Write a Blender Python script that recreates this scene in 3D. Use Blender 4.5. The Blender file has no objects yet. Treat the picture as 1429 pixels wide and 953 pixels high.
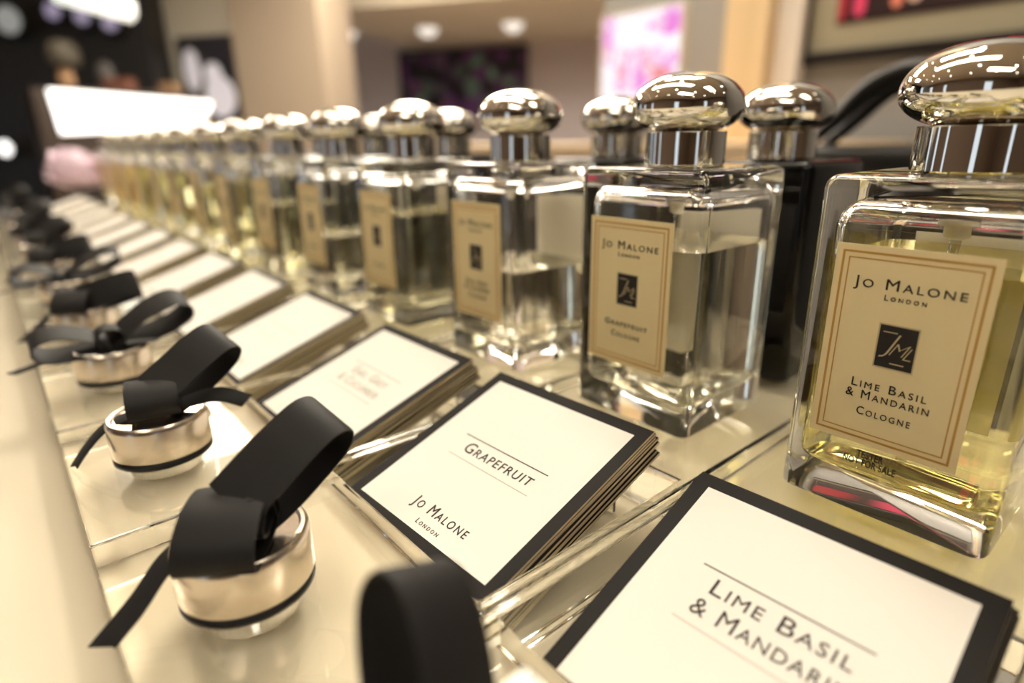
import bpy, bmesh, math, random
from mathutils import Vector, Matrix, Euler

S = 0.1                      # one layout unit is 10 cm
random.seed(4)
sc = bpy.context.scene
COL = sc.collection
PI = math.pi

# ------------------------------------------------------------------ camera numbers
F_PX, CX, CY = 844.4, 714.5, 476.5
PITCH, ROLL, YAW = (math.radians(a) for a in (18.413, 0.813, 49.836))
FW = Vector((-math.sin(YAW) * math.cos(PITCH), math.cos(YAW) * math.cos(PITCH), -math.sin(PITCH)))
_rt = Vector((math.cos(YAW), math.sin(YAW), 0))
_dn = FW.cross(_rt)
RT = math.cos(ROLL) * _rt + math.sin(ROLL) * _dn
DN = -math.sin(ROLL) * _rt + math.cos(ROLL) * _dn
FH = Vector((-math.sin(YAW), math.cos(YAW), 0))
RH = Vector((math.cos(YAW), math.sin(YAW), 0))
EYE = Vector((0, 0, 1))


def ray(x, y):
    return RT * ((x - CX) / F_PX) + DN * ((y - CY) / F_PX) + FW


def at_depth(x, y, h):       # where the sight line of a photo point meets the upright plane h units ahead
    r = ray(x, y)
    return EYE + r * (h / r.dot(FH))


def at_wall(x, y, Y):        # where it meets the wall at Y
    r = ray(x, y)
    return EYE + r * (Y / r.y)


# ------------------------------------------------------------------ materials
MATS = {}


def srgb(r, g, b):
    f = lambda c: (c / 255 / 12.92) if c / 255 <= 0.04045 else ((c / 255 + 0.055) / 1.055) ** 2.4
    return (f(r), f(g), f(b), 1)


def mat(name, color=(0.8, 0.8, 0.8, 1), rough=0.5, metal=0.0, emit=None, strength=0.0, trans=0.0, ior=1.45, spec=0.5,
        bump=0.0, bump_scale=200.0, vary=0.0, vary_scale=20.0, coat=0.0):
    m = bpy.data.materials.new(name)
    m.use_nodes = True
    nt = m.node_tree
    b = nt.nodes['Principled BSDF']
    b.inputs['Base Color'].default_value = color
    b.inputs['Roughness'].default_value = rough
    b.inputs['Metallic'].default_value = metal
    b.inputs['IOR'].default_value = ior
    b.inputs['Transmission Weight'].default_value = trans
    b.inputs['Specular IOR Level'].default_value = spec
    b.inputs['Coat Weight'].default_value = coat
    if emit:
        b.inputs['Emission Color'].default_value = emit
        b.inputs['Emission Strength'].default_value = strength
    if vary > 0 or bump > 0:
        tc = nt.nodes.new('ShaderNodeTexCoord')
        if vary > 0:
            n = nt.nodes.new('ShaderNodeTexNoise')
            n.inputs['Scale'].default_value = vary_scale
            n.inputs['Detail'].default_value = 4
            nt.links.new(tc.outputs['Object'], n.inputs['Vector'])
            mx = nt.nodes.new('ShaderNodeMix')
            mx.data_type = 'RGBA'
            mx.inputs['A'].default_value = tuple(c * (1 - vary) for c in color[:3]) + (1,)
            mx.inputs['B'].default_value = tuple(min(1, c * (1 + vary)) for c in color[:3]) + (1,)
            nt.links.new(n.outputs['Fac'], mx.inputs['Factor'])
            nt.links.new(mx.outputs['Result'], b.inputs['Base Color'])
        if bump > 0:
            n2 = nt.nodes.new('ShaderNodeTexNoise')
            n2.inputs['Scale'].default_value = bump_scale
            nt.links.new(tc.outputs['Object'], n2.inputs['Vector'])
            bp = nt.nodes.new('ShaderNodeBump')
            bp.inputs['Strength'].default_value = bump
            bp.inputs['Distance'].default_value = 0.0005
            nt.links.new(n2.outputs['Fac'], bp.inputs['Height'])
            nt.links.new(bp.outputs['Normal'], b.inputs['Normal'])
    MATS[name] = m
    return m


def glass(name, color, ior, rough=0.0):
    m = bpy.data.materials.new(name)
    m.use_nodes = True
    nt = m.node_tree
    for n in list(nt.nodes):
        nt.nodes.remove(n)
    o = nt.nodes.new('ShaderNodeOutputMaterial')
    g = nt.nodes.new('ShaderNodeBsdfGlass')
    g.inputs['Color'].default_value = color
    g.inputs['IOR'].default_value = ior
    g.inputs['Roughness'].default_value = rough
    nt.links.new(g.outputs[0], o.inputs['Surface'])
    MATS[name] = m
    return m


def clear_sheet(name, tint, ior=1.49):
    """Clear acrylic: light passes straight through, Fresnel gloss on top."""
    m = bpy.data.materials.new(name)
    m.use_nodes = True
    nt = m.node_tree
    for n in list(nt.nodes):
        nt.nodes.remove(n)
    o = nt.nodes.new('ShaderNodeOutputMaterial')
    t = nt.nodes.new('ShaderNodeBsdfTransparent')
    t.inputs['Color'].default_value = tint
    g = nt.nodes.new('ShaderNodeBsdfGlossy')
    g.inputs['Roughness'].default_value = 0.03
    fr = nt.nodes.new('ShaderNodeFresnel')
    geo = nt.nodes.new('ShaderNodeNewGeometry')      # same reflectance whichever face of the sheet is met
    mr = nt.nodes.new('ShaderNodeMapRange')
    mr.inputs['To Min'].default_value = ior
    mr.inputs['To Max'].default_value = 1.0 / ior
    nt.links.new(geo.outputs['Backfacing'], mr.inputs['Value'])
    nt.links.new(mr.outputs['Result'], fr.inputs['IOR'])
    mx = nt.nodes.new('ShaderNodeMixShader')
    nt.links.new(fr.outputs[0], mx.inputs[0])
    nt.links.new(t.outputs[0], mx.inputs[1])
    nt.links.new(g.outputs[0], mx.inputs[2])
    nt.links.new(mx.outputs[0], o.inputs['Surface'])
    MATS[name] = m
    return m


def blobs(name, stops, scale, strength=0.0, rough=0.5, smooth=0.6):
    """Soft coloured patches for a printed or back-lit picture."""
    m = bpy.data.materials.new(name)
    m.use_nodes = True
    nt = m.node_tree
    b = nt.nodes['Principled BSDF']
    tc = nt.nodes.new('ShaderNodeTexCoord')
    v = nt.nodes.new('ShaderNodeTexVoronoi')
    v.feature = 'SMOOTH_F1'
    v.inputs['Scale'].default_value = scale
    v.inputs['Smoothness'].default_value = smooth
    nt.links.new(tc.outputs['Object'], v.inputs['Vector'])
    r = nt.nodes.new('ShaderNodeValToRGB')
    cr = r.color_ramp
    while len(cr.elements) < len(stops):
        cr.elements.new(0.5)
    for e, (p, c) in zip(cr.elements, stops):
        e.position = p
        e.color = c
    sep = nt.nodes.new('ShaderNodeSeparateColor')
    nt.links.new(v.outputs['Color'], sep.inputs[0])
    nt.links.new(sep.outputs[0], r.inputs['Fac'])
    if strength > 0:
        b.inputs['Base Color'].default_value = (0.02, 0.02, 0.02, 1)
        nt.links.new(r.outputs['Color'], b.inputs['Emission Color'])
        b.inputs['Emission Strength'].default_value = strength
    else:
        nt.links.new(r.outputs['Color'], b.inputs['Base Color'])
    b.inputs['Roughness'].default_value = rough
    MATS[name] = m
    return m


GLASS = glass('bottle_glass', (0.998, 0.998, 0.994, 1), 1.48)
ACRYL = glass('clear_acrylic', (0.998, 0.997, 0.985, 1), 1.47)
STOPPER = clear_sheet('stopper_glass', (0.975, 0.972, 0.955, 1), 1.6)
LIQ_YELLOW = glass('cologne_yellow', (0.978, 0.95, 0.72, 1), 1.36)
LIQ_CLEAR = glass('cologne_clear', (0.995, 0.985, 0.93, 1), 1.36)
LIQ_PALE = glass('cologne_pale', (0.99, 0.972, 0.87, 1), 1.36)
LIQ_STRAW = glass('cologne_straw', (0.982, 0.96, 0.81, 1), 1.36)
SILVER = mat('polished_silver', (0.80, 0.77, 0.72, 1), 0.04, 1.0)
LIDMETAL = mat('lid_silver', (0.66, 0.58, 0.49, 1), 0.24, 1.0, bump=0.05, bump_scale=120)
BLACKGLASS = mat('black_lacquer_glass', (0.003, 0.003, 0.003, 1), 0.08, spec=0.3)
RUBBER = mat('black_gasket', (0.008, 0.008, 0.008, 1), 0.5)
RIBBON = mat('black_ribbon', (0.009, 0.008, 0.008, 1), 0.6, bump=0.12, bump_scale=2500, spec=0.35)
PAPER = mat('label_paper', srgb(233, 215, 168), 0.6, vary=0.02, vary_scale=400)
PAPERWHITE = mat('back_label_paper', srgb(248, 242, 228), 0.6)
GOLD = mat('gold_print', srgb(196, 150, 78), 0.4, 0.4)
INK = mat('black_ink', (0.012, 0.010, 0.009, 1), 0.55)
FAINT = mat('faint_ink', srgb(176, 173, 164), 0.6)
SILVERINK = mat('silver_print', srgb(196, 180, 146), 0.35, 0.6)
CARD = mat('card_cream', srgb(234, 229, 221), 0.6, vary=0.01, vary_scale=300)
CARDEDGE = mat('card_edge', srgb(196, 182, 150), 0.7)
CARDBLACK = mat('card_black', (0.013, 0.011, 0.010, 1), 0.6, spec=0.2)
COUNTER = mat('counter_white', srgb(222, 212, 190), 0.22, vary=0.015, vary_scale=6, coat=0.2)
TUBE = clear_sheet('spray_tube_plastic', (0.80, 0.79, 0.74, 1), 1.5)
PUMP = mat('pump_plastic', srgb(226, 220, 205), 0.35, trans=0.4)
WALLGREY = mat('wall_grey_paint', srgb(158, 155, 152), 0.8, vary=0.02, vary_scale=2)
PANELTAUPE = mat('shopfront_taupe_panel', srgb(104, 86, 72), 0.6)
WALLBEIGE = mat('wall_beige_paint', srgb(178, 170, 154), 0.8, vary=0.02, vary_scale=2)
WALLBROWN = mat('wall_taupe_paint', srgb(208, 198, 200), 0.8, vary=0.02, vary_scale=2)
PILLAR = mat('pillar_tan_paint', srgb(152, 136, 118), 0.75, vary=0.02, vary_scale=2)
CEIL = mat('ceiling_paint', srgb(222, 210, 190), 0.9, vary=0.02, vary_scale=2)
FLOOR = mat('floor_tile', srgb(158, 138, 114), 0.35, vary=0.15, vary_scale=3)
BLACKWALL = mat('black_fixture_panel', srgb(24, 21, 19), 0.5, vary=0.2, vary_scale=3)
DARKWOOD = mat('dark_frame_wood', srgb(24, 18, 16), 0.4)
BROWNPANEL = mat('dark_brown_panel', srgb(52, 40, 32), 0.5)
MATBOARD = mat('mat_board', srgb(160, 150, 126), 0.8)
LEATHER = mat('black_leather', srgb(22, 20, 19), 0.45, bump=0.3, bump_scale=150)
BEIGETOP = mat('beige_worktop', srgb(222, 196, 160), 0.5)
PANELFILL = mat('fill_panel_glow', (1, 1, 1, 1), 0.5, emit=(1, 0.912, 0.74, 1), strength=12)
BACKFILL = mat('back_fill_glow', (1, 1, 1, 1), 0.5, emit=(1, 0.912, 0.76, 1), strength=34)  # stronger glow of the fill panels added to brighten the background
SPOT = mat('downlight_glow', (1, 1, 1, 1), 0.5, emit=(1, 0.92, 0.78, 1), strength=22)
SPOTDIM = mat('soft_downlight_glow', (1, 1, 1, 1), 0.5, emit=(1, 0.94, 0.86, 1), strength=0.95)
PANELWHITE = mat('white_panel_glow', (1, 1, 1, 1), 0.5, emit=(1, 0.99, 0.98, 1), strength=2.2)
TUBEWHITE = mat('white_tube_glow', (1, 1, 1, 1), 0.5, emit=(0.96, 1, 0.9, 1), strength=1.3)
LAVENDER = mat('lavender_led_glow', (0.1, 0.1, 0.1, 1), 0.5, emit=srgb(150, 138, 168), strength=0.9)
TRIMMETAL = mat('lamp_trim', srgb(215, 205, 190), 0.4)


def wood():
    m = mat('pale_wood', srgb(226, 190, 136), 0.5)
    nt = m.node_tree
    b = nt.nodes['Principled BSDF']
    tc = nt.nodes.new('ShaderNodeTexCoord')
    mp = nt.nodes.new('ShaderNodeMapping')
    mp.inputs['Scale'].default_value = (14, 14, 0.6)
    n = nt.nodes.new('ShaderNodeTexNoise')
    n.inputs['Scale'].default_value = 3
    n.inputs['Detail'].default_value = 6
    r = nt.nodes.new('ShaderNodeValToRGB')
    r.color_ramp.elements[0].color = srgb(206, 178, 134)
    r.color_ramp.elements[1].color = srgb(238, 212, 172)
    nt.links.new(tc.outputs['Object'], mp.inputs['Vector'])
    nt.links.new(mp.outputs[0], n.inputs['Vector'])
    nt.links.new(n.outputs['Fac'], r.inputs['Fac'])
    nt.links.new(r.outputs[0], b.inputs['Base Color'])
    return m


WOOD = wood()

# ------------------------------------------------------------------ building helpers


def new_mesh(name, bm, mats, smooth=False, normals=True):
    if normals:
        bmesh.ops.recalc_face_normals(bm, faces=bm.faces[:])
    for v in bm.verts:
        v.co *= S
    me = bpy.data.meshes.new(name)
    bm.to_mesh(me)
    bm.free()
    for m in (mats if isinstance(mats, (list, tuple)) else [mats]):
        me.materials.append(m)
    if smooth:
        for p in me.polygons:
            p.use_smooth = True
    return me


def link(name, me, parent=None, loc=(0, 0, 0), rot=None):
    o = bpy.data.objects.new(name, me)
    COL.objects.link(o)
    o.location = Vector(loc) * S
    if rot is not None:
        o.rotation_euler = rot
    if parent is not None:
        o.parent = parent
    return o


def obj(name, bm, mats, parent=None, loc=(0, 0, 0), rot=None, smooth=False, normals=True):
    return link(name, new_mesh(name, bm, mats, smooth, normals), parent, loc, rot)


def tag(o, label=None, cat=None, group=None, kind=None):
    if label:
        o['label'] = label
    if cat:
        o['category'] = cat
    if group:
        o['group'] = group
    if kind:
        o['kind'] = kind
    return o


def thing(name, label, cat, loc=(0, 0, 0), rot=None, group=None):
    o = bpy.data.objects.new(name, None)
    o.empty_display_size = 0.02
    COL.objects.link(o)
    o.location = Vector(loc) * S
    if rot is not None:
        o.rotation_euler = rot
    return tag(o, label, cat, group)


def box(bm, x0, x1, y0, y1, z0, z1, mi=0, bevel=0.0, seg=2, M=None):
    vs = [bm.verts.new((x, y, z)) for z in (z0, z1) for y in (y0, y1) for x in (x0, x1)]
    fs = [bm.faces.new([vs[i] for i in f]) for f in
          ((0, 2, 3, 1), (4, 5, 7, 6), (0, 1, 5, 4), (2, 6, 7, 3), (0, 4, 6, 2), (1, 3, 7, 5))]
    for f in fs:
        f.material_index = mi
    if M is not None:
        for v in vs:
            v.co = M @ v.co
    if bevel > 0:
        es = list({e for f in fs for e in f.edges})
        bmesh.ops.bevel(bm, geom=es, offset=bevel, segments=seg, profile=0.5, affect='EDGES', clamp_overlap=True)
    return vs


def lathe(bm, prof, n=48, mi=0, cap=True, center=(0, 0)):
    rings = []
    for r, z in prof:
        if r < 1e-6:
            rings.append([bm.verts.new((center[0], center[1], z))])
        else:
            rings.append([bm.verts.new((center[0] + r * math.cos(2 * PI * k / n), center[1] + r * math.sin(2 * PI * k / n), z)) for k in range(n)])
    for a, b in zip(rings, rings[1:]):
        for k in range(n):
            k2 = (k + 1) % n
            if len(a) == 1 and len(b) == 1:
                continue
            if len(a) == 1:
                f = bm.faces.new((a[0], b[k], b[k2]))
            elif len(b) == 1:
                f = bm.faces.new((a[k], b[0], a[k2]))
            else:
                f = bm.faces.new((a[k], a[k2], b[k2], b[k]))
            f.material_index = mi
    if cap:
        for rg in (rings[0], rings[-1]):
            if len(rg) > 1:
                f = bm.faces.new(rg)
                f.material_index = mi


def prism(bm, pts, normal, depth, mi=0):
    """A flat outline given real thickness along normal."""
    a = [bm.verts.new(p) for p in pts]
    b = [bm.verts.new(Vector(p) + Vector(normal) * depth) for p in pts]
    fs = [bm.faces.new(a), bm.faces.new(b[::-1])]
    n = len(pts)
    for k in range(n):
        fs.append(bm.faces.new((a[k], b[k], b[(k + 1) % n], a[(k + 1) % n])))
    for f in fs:
        f.material_index = mi


def tube(bm, pts, r, n=10, mi=0, closed=False):
    rings = []
    for i, p in enumerate(pts):
        p = Vector(p)
        t = (Vector(pts[min(i + 1, len(pts) - 1)]) - Vector(pts[max(i - 1, 0)])).normalized()
        u = t.cross(Vector((0, 0, 1)))
        if u.length < 1e-3:
            u = t.cross(Vector((1, 0, 0)))
        u.normalize()
        w = u.cross(t)
        rr = r[i] if isinstance(r, (list, tuple)) else r
        rings.append([bm.verts.new(p + (u * math.cos(2 * PI * k / n) + w * math.sin(2 * PI * k / n)) * rr) for k in range(n)])
    for a, b in zip(rings, rings[1:]):
        for k in range(n):
            f = bm.faces.new((a[k], a[(k + 1) % n], b[(k + 1) % n], b[k]))
            f.material_index = mi
    bm.faces.new(rings[0]).material_index = mi
    bm.faces.new(rings[-1]).material_index = mi


def spline(pts, per=8):
    P = [Vector(p) for p in pts]
    P = [P[0] * 2 - P[1]] + P + [P[-1] * 2 - P[-2]]
    out = []
    for i in range(1, len(P) - 2):
        for k in range(per):
            t = k / per
            a, b, c, d = P[i - 1], P[i], P[i + 1], P[i + 2]
            out.append(0.5 * ((2 * b) + (c - a) * t + (2 * a - 5 * b + 4 * c - d) * t * t + (3 * b - a - 3 * c + d) * t ** 3))
    out.append(P[-2])
    return out


def strip(bm, pts, wdir, width, thick=0.006, per=8, turn=0.0, slant=0.0, roll=0.0):
    """A ribbon of real thickness swept along a curve; wdir and width may vary from end to end."""
    Q = Matrix.Rotation(math.radians(turn), 3, 'Z') @ Matrix.Rotation(math.radians(roll), 3, 'X')
    piv = Vector((0, 0, 0.165))
    C = spline([Q @ (Vector(p) - piv) + piv for p in pts], per)
    n = len(C)
    rows = []
    for i, p in enumerate(C):
        t = i / (n - 1)
        tan = (C[min(i + 1, n - 1)] - C[max(i - 1, 0)]).normalized()
        if isinstance(wdir, (list, tuple)) and not isinstance(wdir[0], (int, float)):
            w = Vector(wdir[0]).lerp(Vector(wdir[1]), t)
        else:
            w = Vector(wdir)
        w = Q @ w
        w = (w - tan * w.dot(tan)).normalized()
        nn = w.cross(tan).normalized()
        wd = width if isinstance(width, (int, float)) else width[0] + (width[1] - width[0]) * t
        sl = tan * slant * wd if i == n - 1 else Vector((0, 0, 0))
        row = []
        for a in (-0.5, -0.44, 0.0, 0.44, 0.5):
            th = thick * (0.55 if abs(a) == 0.5 else 1)
            row.append((p + w * wd * a + nn * th / 2 + sl * a, p + w * wd * a - nn * th / 2 + sl * a))
        rows.append([(bm.verts.new(x), bm.verts.new(y)) for x, y in row])
    m = len(rows[0])
    for A, B in zip(rows, rows[1:]):
        for k in range(m - 1):
            bm.faces.new((A[k][0], A[k + 1][0], B[k + 1][0], B[k][0]))
            bm.faces.new((A[k][1], B[k][1], B[k + 1][1], A[k + 1][1]))
        bm.faces.new((A[0][0], B[0][0], B[0][1], A[0][1]))
        bm.faces.new((A[-1][0], A[-1][1], B[-1][1], B[-1][0]))
    for R in (rows[0], rows[-1]):
        for k in range(m - 1):
            bm.faces.new((R[k][0], R[k][1], R[k + 1][1], R[k + 1][0]))


_text_cache = {}


def text_mesh(body, size, spacing=1.0, xs=1.0, shear=0.0, caps=True, bold=0.0):
    key = (body, size, spacing, xs, shear, caps, bold)
    if key in _text_cache:
        return _text_cache[key]
    cu = bpy.data.curves.new('lettering_source', 'FONT')
    cu.body = body
    cu.size = size
    cu.space_character = spacing
    cu.shear = shear
    cu.align_x = 'CENTER'
    cu.align_y = 'CENTER'
    cu.resolution_u = 3
    cu.extrude = 0.0006
    cu.offset = bold
    cu.small_caps_scale = 0.74
    if caps:
        for i, ch in enumerate(body):
            if ch.islower():
                cu.body_format[i].use_small_caps = True
    o = bpy.data.objects.new('lettering_source', cu)
    COL.objects.link(o)
    dg = bpy.context.evaluated_depsgraph_get()
    me = bpy.data.meshes.new_from_object(o.evaluated_get(dg))
    bpy.data.objects.remove(o)
    for v in me.vertices:
        v.co.x *= xs
    _text_cache[key] = me
    return me


def add_text(bm, body, size, M, mi=0, width=None, **kw):
    me = text_mesh(body, size, **kw)
    if width is not None:
        xs_ = [v.co.x for v in me.vertices]
        k, mid = width / (max(xs_) - min(xs_)), (max(xs_) + min(xs_)) / 2
        M = M @ Matrix.Diagonal((k, 1, 1, 1)) @ Matrix.Translation((-mid, 0, 0))
    before = set(bm.faces)
    n0 = len(bm.verts)
    bm.from_mesh(me)
    bm.verts.ensure_lookup_table()
    for v in bm.verts[n0:]:
        v.co = M @ v.co
    for f in bm.faces:
        if f not in before:
            f.material_index = mi


def face_matrix(x, y, z):    # lettering on an upright face that looks towards -Y
    return Matrix(((1, 0, 0, x), (0, 0, -1, y), (0, 1, 0, z), (0, 0, 0, 1)))


def copy_tree(o, parent=None):
    c = o.copy()
    COL.objects.link(c)
    if parent is not None:
        c.parent = parent
    for ch in o.children:
        copy_tree(ch, c)
    return c


# ------------------------------------------------------------------ the white counter and room shell
Z_C = -0.16                  # counter surface, under the acrylic trays
bm = bmesh.new()
box(bm, -15.6, 6, -3.2, 3.25, Z_C - 0.5, Z_C, bevel=0.02)
box(bm, -15.4, 5.8, -2.9, 3.1, -10, Z_C - 0.5, mi=1)
o = obj('display_counter', bm, [COUNTER, BROWNPANEL])
tag(o, 'long glossy white shop counter under the acrylic trays', 'counter')

FLOOR_Z = -10.0
CEIL_Z = 16.0
bm = bmesh.new()
box(bm, -110, 30, -30, 112, FLOOR_Z - 0.5, FLOOR_Z)
tag(obj('floor', bm, FLOOR), kind='structure')
bm = bmesh.new()
box(bm, -110, 30, -30, 110, CEIL_Z, CEIL_Z + 0.5)
tag(obj('ceiling', bm, CEIL), kind='structure')

# picture wall, parallel to the counter
YW = 14.0
xl = at_wall(838, 214, YW).x
bm = bmesh.new()
box(bm, xl, 25, YW, YW + 2.5, FLOOR_Z, CEIL_Z)
tag(obj('wall_right', bm, WALLGREY), kind='structure')
# pale wood post standing against it
xa, xb = at_wall(1004, 120, YW - 0.9).x, at_wall(1062, 120, YW - 0.9).x
bm = bmesh.new()
box(bm, xa, xb, YW - 0.9, YW, FLOOR_Z, CEIL_Z, bevel=0.03)
o = obj('column_trim', bm, WOOD)
o.name = 'trim_1'
tag(o, kind='structure')


def facing_plane(h, turn=0.0, x0=714):
    """Frame of an upright plane h units ahead, turned about the vertical: origin, right, normal towards the viewer."""
    c, s = math.cos(turn), math.sin(turn)
    r = RH * c + FH * s
    n = -(FH * c - RH * s)
    o0 = at_depth(x0, 214, h)
    return o0, r, n


def on_plane(pl, x, y):
    o0, r, n = pl
    d = ray(x, y)
    return EYE + d * ((o0 - EYE).dot(n) / d.dot(n))


def panel(name, pl, pts, depth, m, off=0.0, vertical=True):
    """A panel of real thickness on an upright plane; pts are photo points of its corners."""
    bm = bmesh.new()
    P = [on_plane(pl, *p) + pl[2] * off for p in pts]
    prism(bm, P, -pl[2], depth)
    return obj(name, bm, m)


def upright(name, pl, x0, x1, z0, z1, depth, m, y=214, off=0.0):
    """A plain wall piece between two photo columns, from z0 to z1."""
    a, b = on_plane(pl, x0, y), on_plane(pl, x1, y)
    bm = bmesh.new()
    P = [Vector((a.x, a.y, z0)), Vector((b.x, b.y, z0)), Vector((b.x, b.y, z1)), Vector((a.x, a.y, z1))]
    P = [p + pl[2] * off for p in P]
    prism(bm, P, -pl[2], depth)
    return obj(name, bm, m)


TURN = math.radians(-15.5)
P_RECESS = facing_plane(84, TURN, 650)
P_LEFT = facing_plane(54, TURN, 340)
P_PILLAR = facing_plane(52, TURN, 400)
tag(upright('wall_back', P_RECESS, 380, 900, FLOOR_Z, CEIL_Z, 2, WALLBROWN), kind='structure')
tag(upright('wall_left', P_LEFT, 120, 420, FLOOR_Z, CEIL_Z, 2, WALLBEIGE), kind='structure')
SOFFIT_Z = 12.4
P_SOF = facing_plane(58, TURN, 650)
bm = bmesh.new()
_q = [on_plane(P_SOF, 436, 214), on_plane(P_SOF, 1000, 214)]
prism(bm, [Vector((_q[0].x, _q[0].y, SOFFIT_Z)), Vector((_q[1].x, _q[1].y, SOFFIT_Z)), Vector((_q[1].x, _q[1].y, CEIL_Z)), Vector((_q[0].x, _q[0].y, CEIL_Z))], -P_SOF[2], 30)
tag(obj('trim_3', bm, CEIL), kind='structure')
o = upright('trim_2', P_PILLAR, 347, 462, FLOOR_Z, CEIL_Z, 5, PILLAR)
tag(o, kind='structure')

# the shop front behind the viewer: dark panelling, tall openings added for light and reflections
def wall_with_openings(name, along_x, at, a0, a1, gaps, m):
    bm = bmesh.new()
    z0, z1 = -7.0, 9.0
    edges = [a0] + [v for g in gaps for v in g] + [a1]
    spans = list(zip(edges[::2], edges[1::2]))

    def put(p, q, c, d):
        if along_x:
            box(bm, p, q, at - 2, at, c, d)
        else:
            box(bm, at, at + 2, p, q, c, d)
    for p, q in spans:
        put(p, q, FLOOR_Z, CEIL_Z)
    for p, q in gaps:
        put(p, q, FLOOR_Z, z0)
        put(p, q, z1, CEIL_Z)
    return tag(obj(name, bm, m), kind='structure')


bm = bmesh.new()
box(bm, at_wall(1066, 120, YW - 0.5).x, at_wall(1108, 120, YW - 0.5).x, YW - 0.5, YW - 0.003, FLOOR_Z, CEIL_Z, bevel=0.02)  # paler upright strip set forward from the wall
tag(obj('trim_4', bm, mat('pale_strip_paint', srgb(226, 216, 206), 0.7)), kind='structure')

wall_with_openings('wall_front', True, -28, -110, 30, [(-62, -50), (-30, -25), (3, 8)], PANELTAUPE)
wall_with_openings('wall_side', False, 28, -28, 110, [(-12, -8)], PANELTAUPE)

# ------------------------------------------------------------------ acrylic trays
BX = [-0.457, -1.313, -2.194, -3.125, -4.048, -4.985, -6.003, -6.968, -7.985, -8.959, -10.011, -11.10, -12.15, -13.15]
JX = [-0.03, -0.884, -1.747, -2.627] + [(a + b) / 2 for a, b in zip(BX[3:], BX[4:])] + [-13.66]
Y_FRONT, Y_WELL0, Y_WELL1, Y_BACK = 0.012, 0.665, 1.44, 3.0
LIDX = [(a + b) / 2 for a, b in zip(JX, JX[1:])]
LIDX[1] = -1.325
LIDX[2] = -2.195
LIDX[3] = -3.13
LID_Y = 0.285
ORD = ['nearest', 'second', 'third', 'fourth', 'fifth', 'sixth', 'seventh', 'eighth', 'ninth', 'tenth', 'eleventh', 'twelfth', 'thirteenth', 'farthest']
BORE_R, BORE_D = 0.110, 0.12
TILT = math.radians(18.33)


def tray(i):
    x1, x0 = JX[i] - 0.004, JX[i + 1] + 0.004
    xc = LIDX[i]
    t = thing('acrylic_tray', f'clear acrylic display tray holding the {ORD[i]} tester bottle and its card stack', 'tray', (xc, 0, Z_C), group='acrylic trays on the counter')
    bm = bmesh.new()
    zt, zb = -Z_C, 0.003
    hx0, hx1 = x0 - xc, x1 - xc

    def rect(a, b, c, d, z):
        return [bm.verts.new(p) for p in ((a, c, z), (b, c, z), (b, d, z), (a, d, z))]

    def loop_edges(vs):
        return [bm.edges.new((vs[k], vs[(k + 1) % len(vs)])) for k in range(len(vs))]
    N = 40
    wx0, wx1 = hx0 + 0.032, hx1 - 0.032
    outer_t, outer_b = rect(hx0, hx1, Y_FRONT, Y_BACK, zt), rect(hx0, hx1, Y_FRONT, Y_BACK, zb)
    well_t, well_b = rect(wx0, wx1, Y_WELL0, Y_WELL1, zt), rect(wx0, wx1, Y_WELL0, Y_WELL1, zb)
    circ = [(BORE_R * math.cos(2 * PI * k / N), LID_Y + BORE_R * math.sin(2 * PI * k / N)) for k in range(N)]
    bore_t = [bm.verts.new((a, b, zt)) for a, b in circ]
    bore_b = [bm.verts.new((a, b, zt - BORE_D)) for a, b in circ]
    e = loop_edges(outer_t) + loop_edges(well_t) + loop_edges(bore_t)
    bmesh.ops.triangle_fill(bm, edges=e, use_beauty=True)
    e = loop_edges(outer_b) + loop_edges(well_b)
    bmesh.ops.triangle_fill(bm, edges=e, use_beauty=True)
    for A, B in ((outer_t, outer_b), (well_t, well_b), (bore_t, bore_b)):
        for k in range(len(A)):
            k2 = (k + 1) % len(A)
            bm.faces.new((A[k], A[k2], B[k2], B[k]))
    bm.faces.new(bore_b)
    bmesh.ops.recalc_face_normals(bm, faces=bm.faces[:])
    es = [ed for ed in bm.edges if len(ed.link_faces) == 2 and ed.calc_face_angle(0) > 1.2 and not (ed.verts[0] in bore_b or ed.verts[1] in bore_b)]
    bmesh.ops.bevel(bm, geom=es, offset=0.007, segments=2, profile=0.5, affect='EDGES', clamp_overlap=True)
    obj('tray_body', bm, ACRYL, t)
    # bent acrylic rest the card stack lies on
    bm = bmesh.new()
    a, b = Vector((0, 0.70, 0.008)), Vector((0, 1.32, 0.008 + 0.62 * math.tan(TILT)))
    pts = [a, b, Vector((0, 1.34, b.z - 0.004)), Vector((0, 1.34, 0.01))]
    for k, (p, q) in enumerate(((pts[0], pts[1]), (pts[2], pts[3]))):
        nrm = Vector((0, -(q - p).z, (q - p).y)).normalized() * 0.012
        quad = [p, q, q + nrm * (-1 if k else 1) * (1 if k else -1), p + nrm * (-1 if k else 1) * (1 if k else -1)]
        vs = []
        for X in (wx0 + 0.16, wx1 - 0.16):
            vs.append([bm.verts.new((X, v.y, max(v.z, 0.004))) for v in quad])
        A, B = vs
        bm.faces.new(A)
        bm.faces.new(B[::-1])
        for j in range(4):
            bm.faces.new((A[j], B[j], B[(j + 1) % 4], A[(j + 1) % 4]))
    obj('card_rest', bm, ACRYL, t)
    return t


for i in range(len(BX)):
    tray(i)

# ------------------------------------------------------------------ perfume bottles
W = 0.519
HB = 0.905
LZ0, LZ1, LW = 0.208, 0.738, 0.352     # label bottom, top and width


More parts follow.
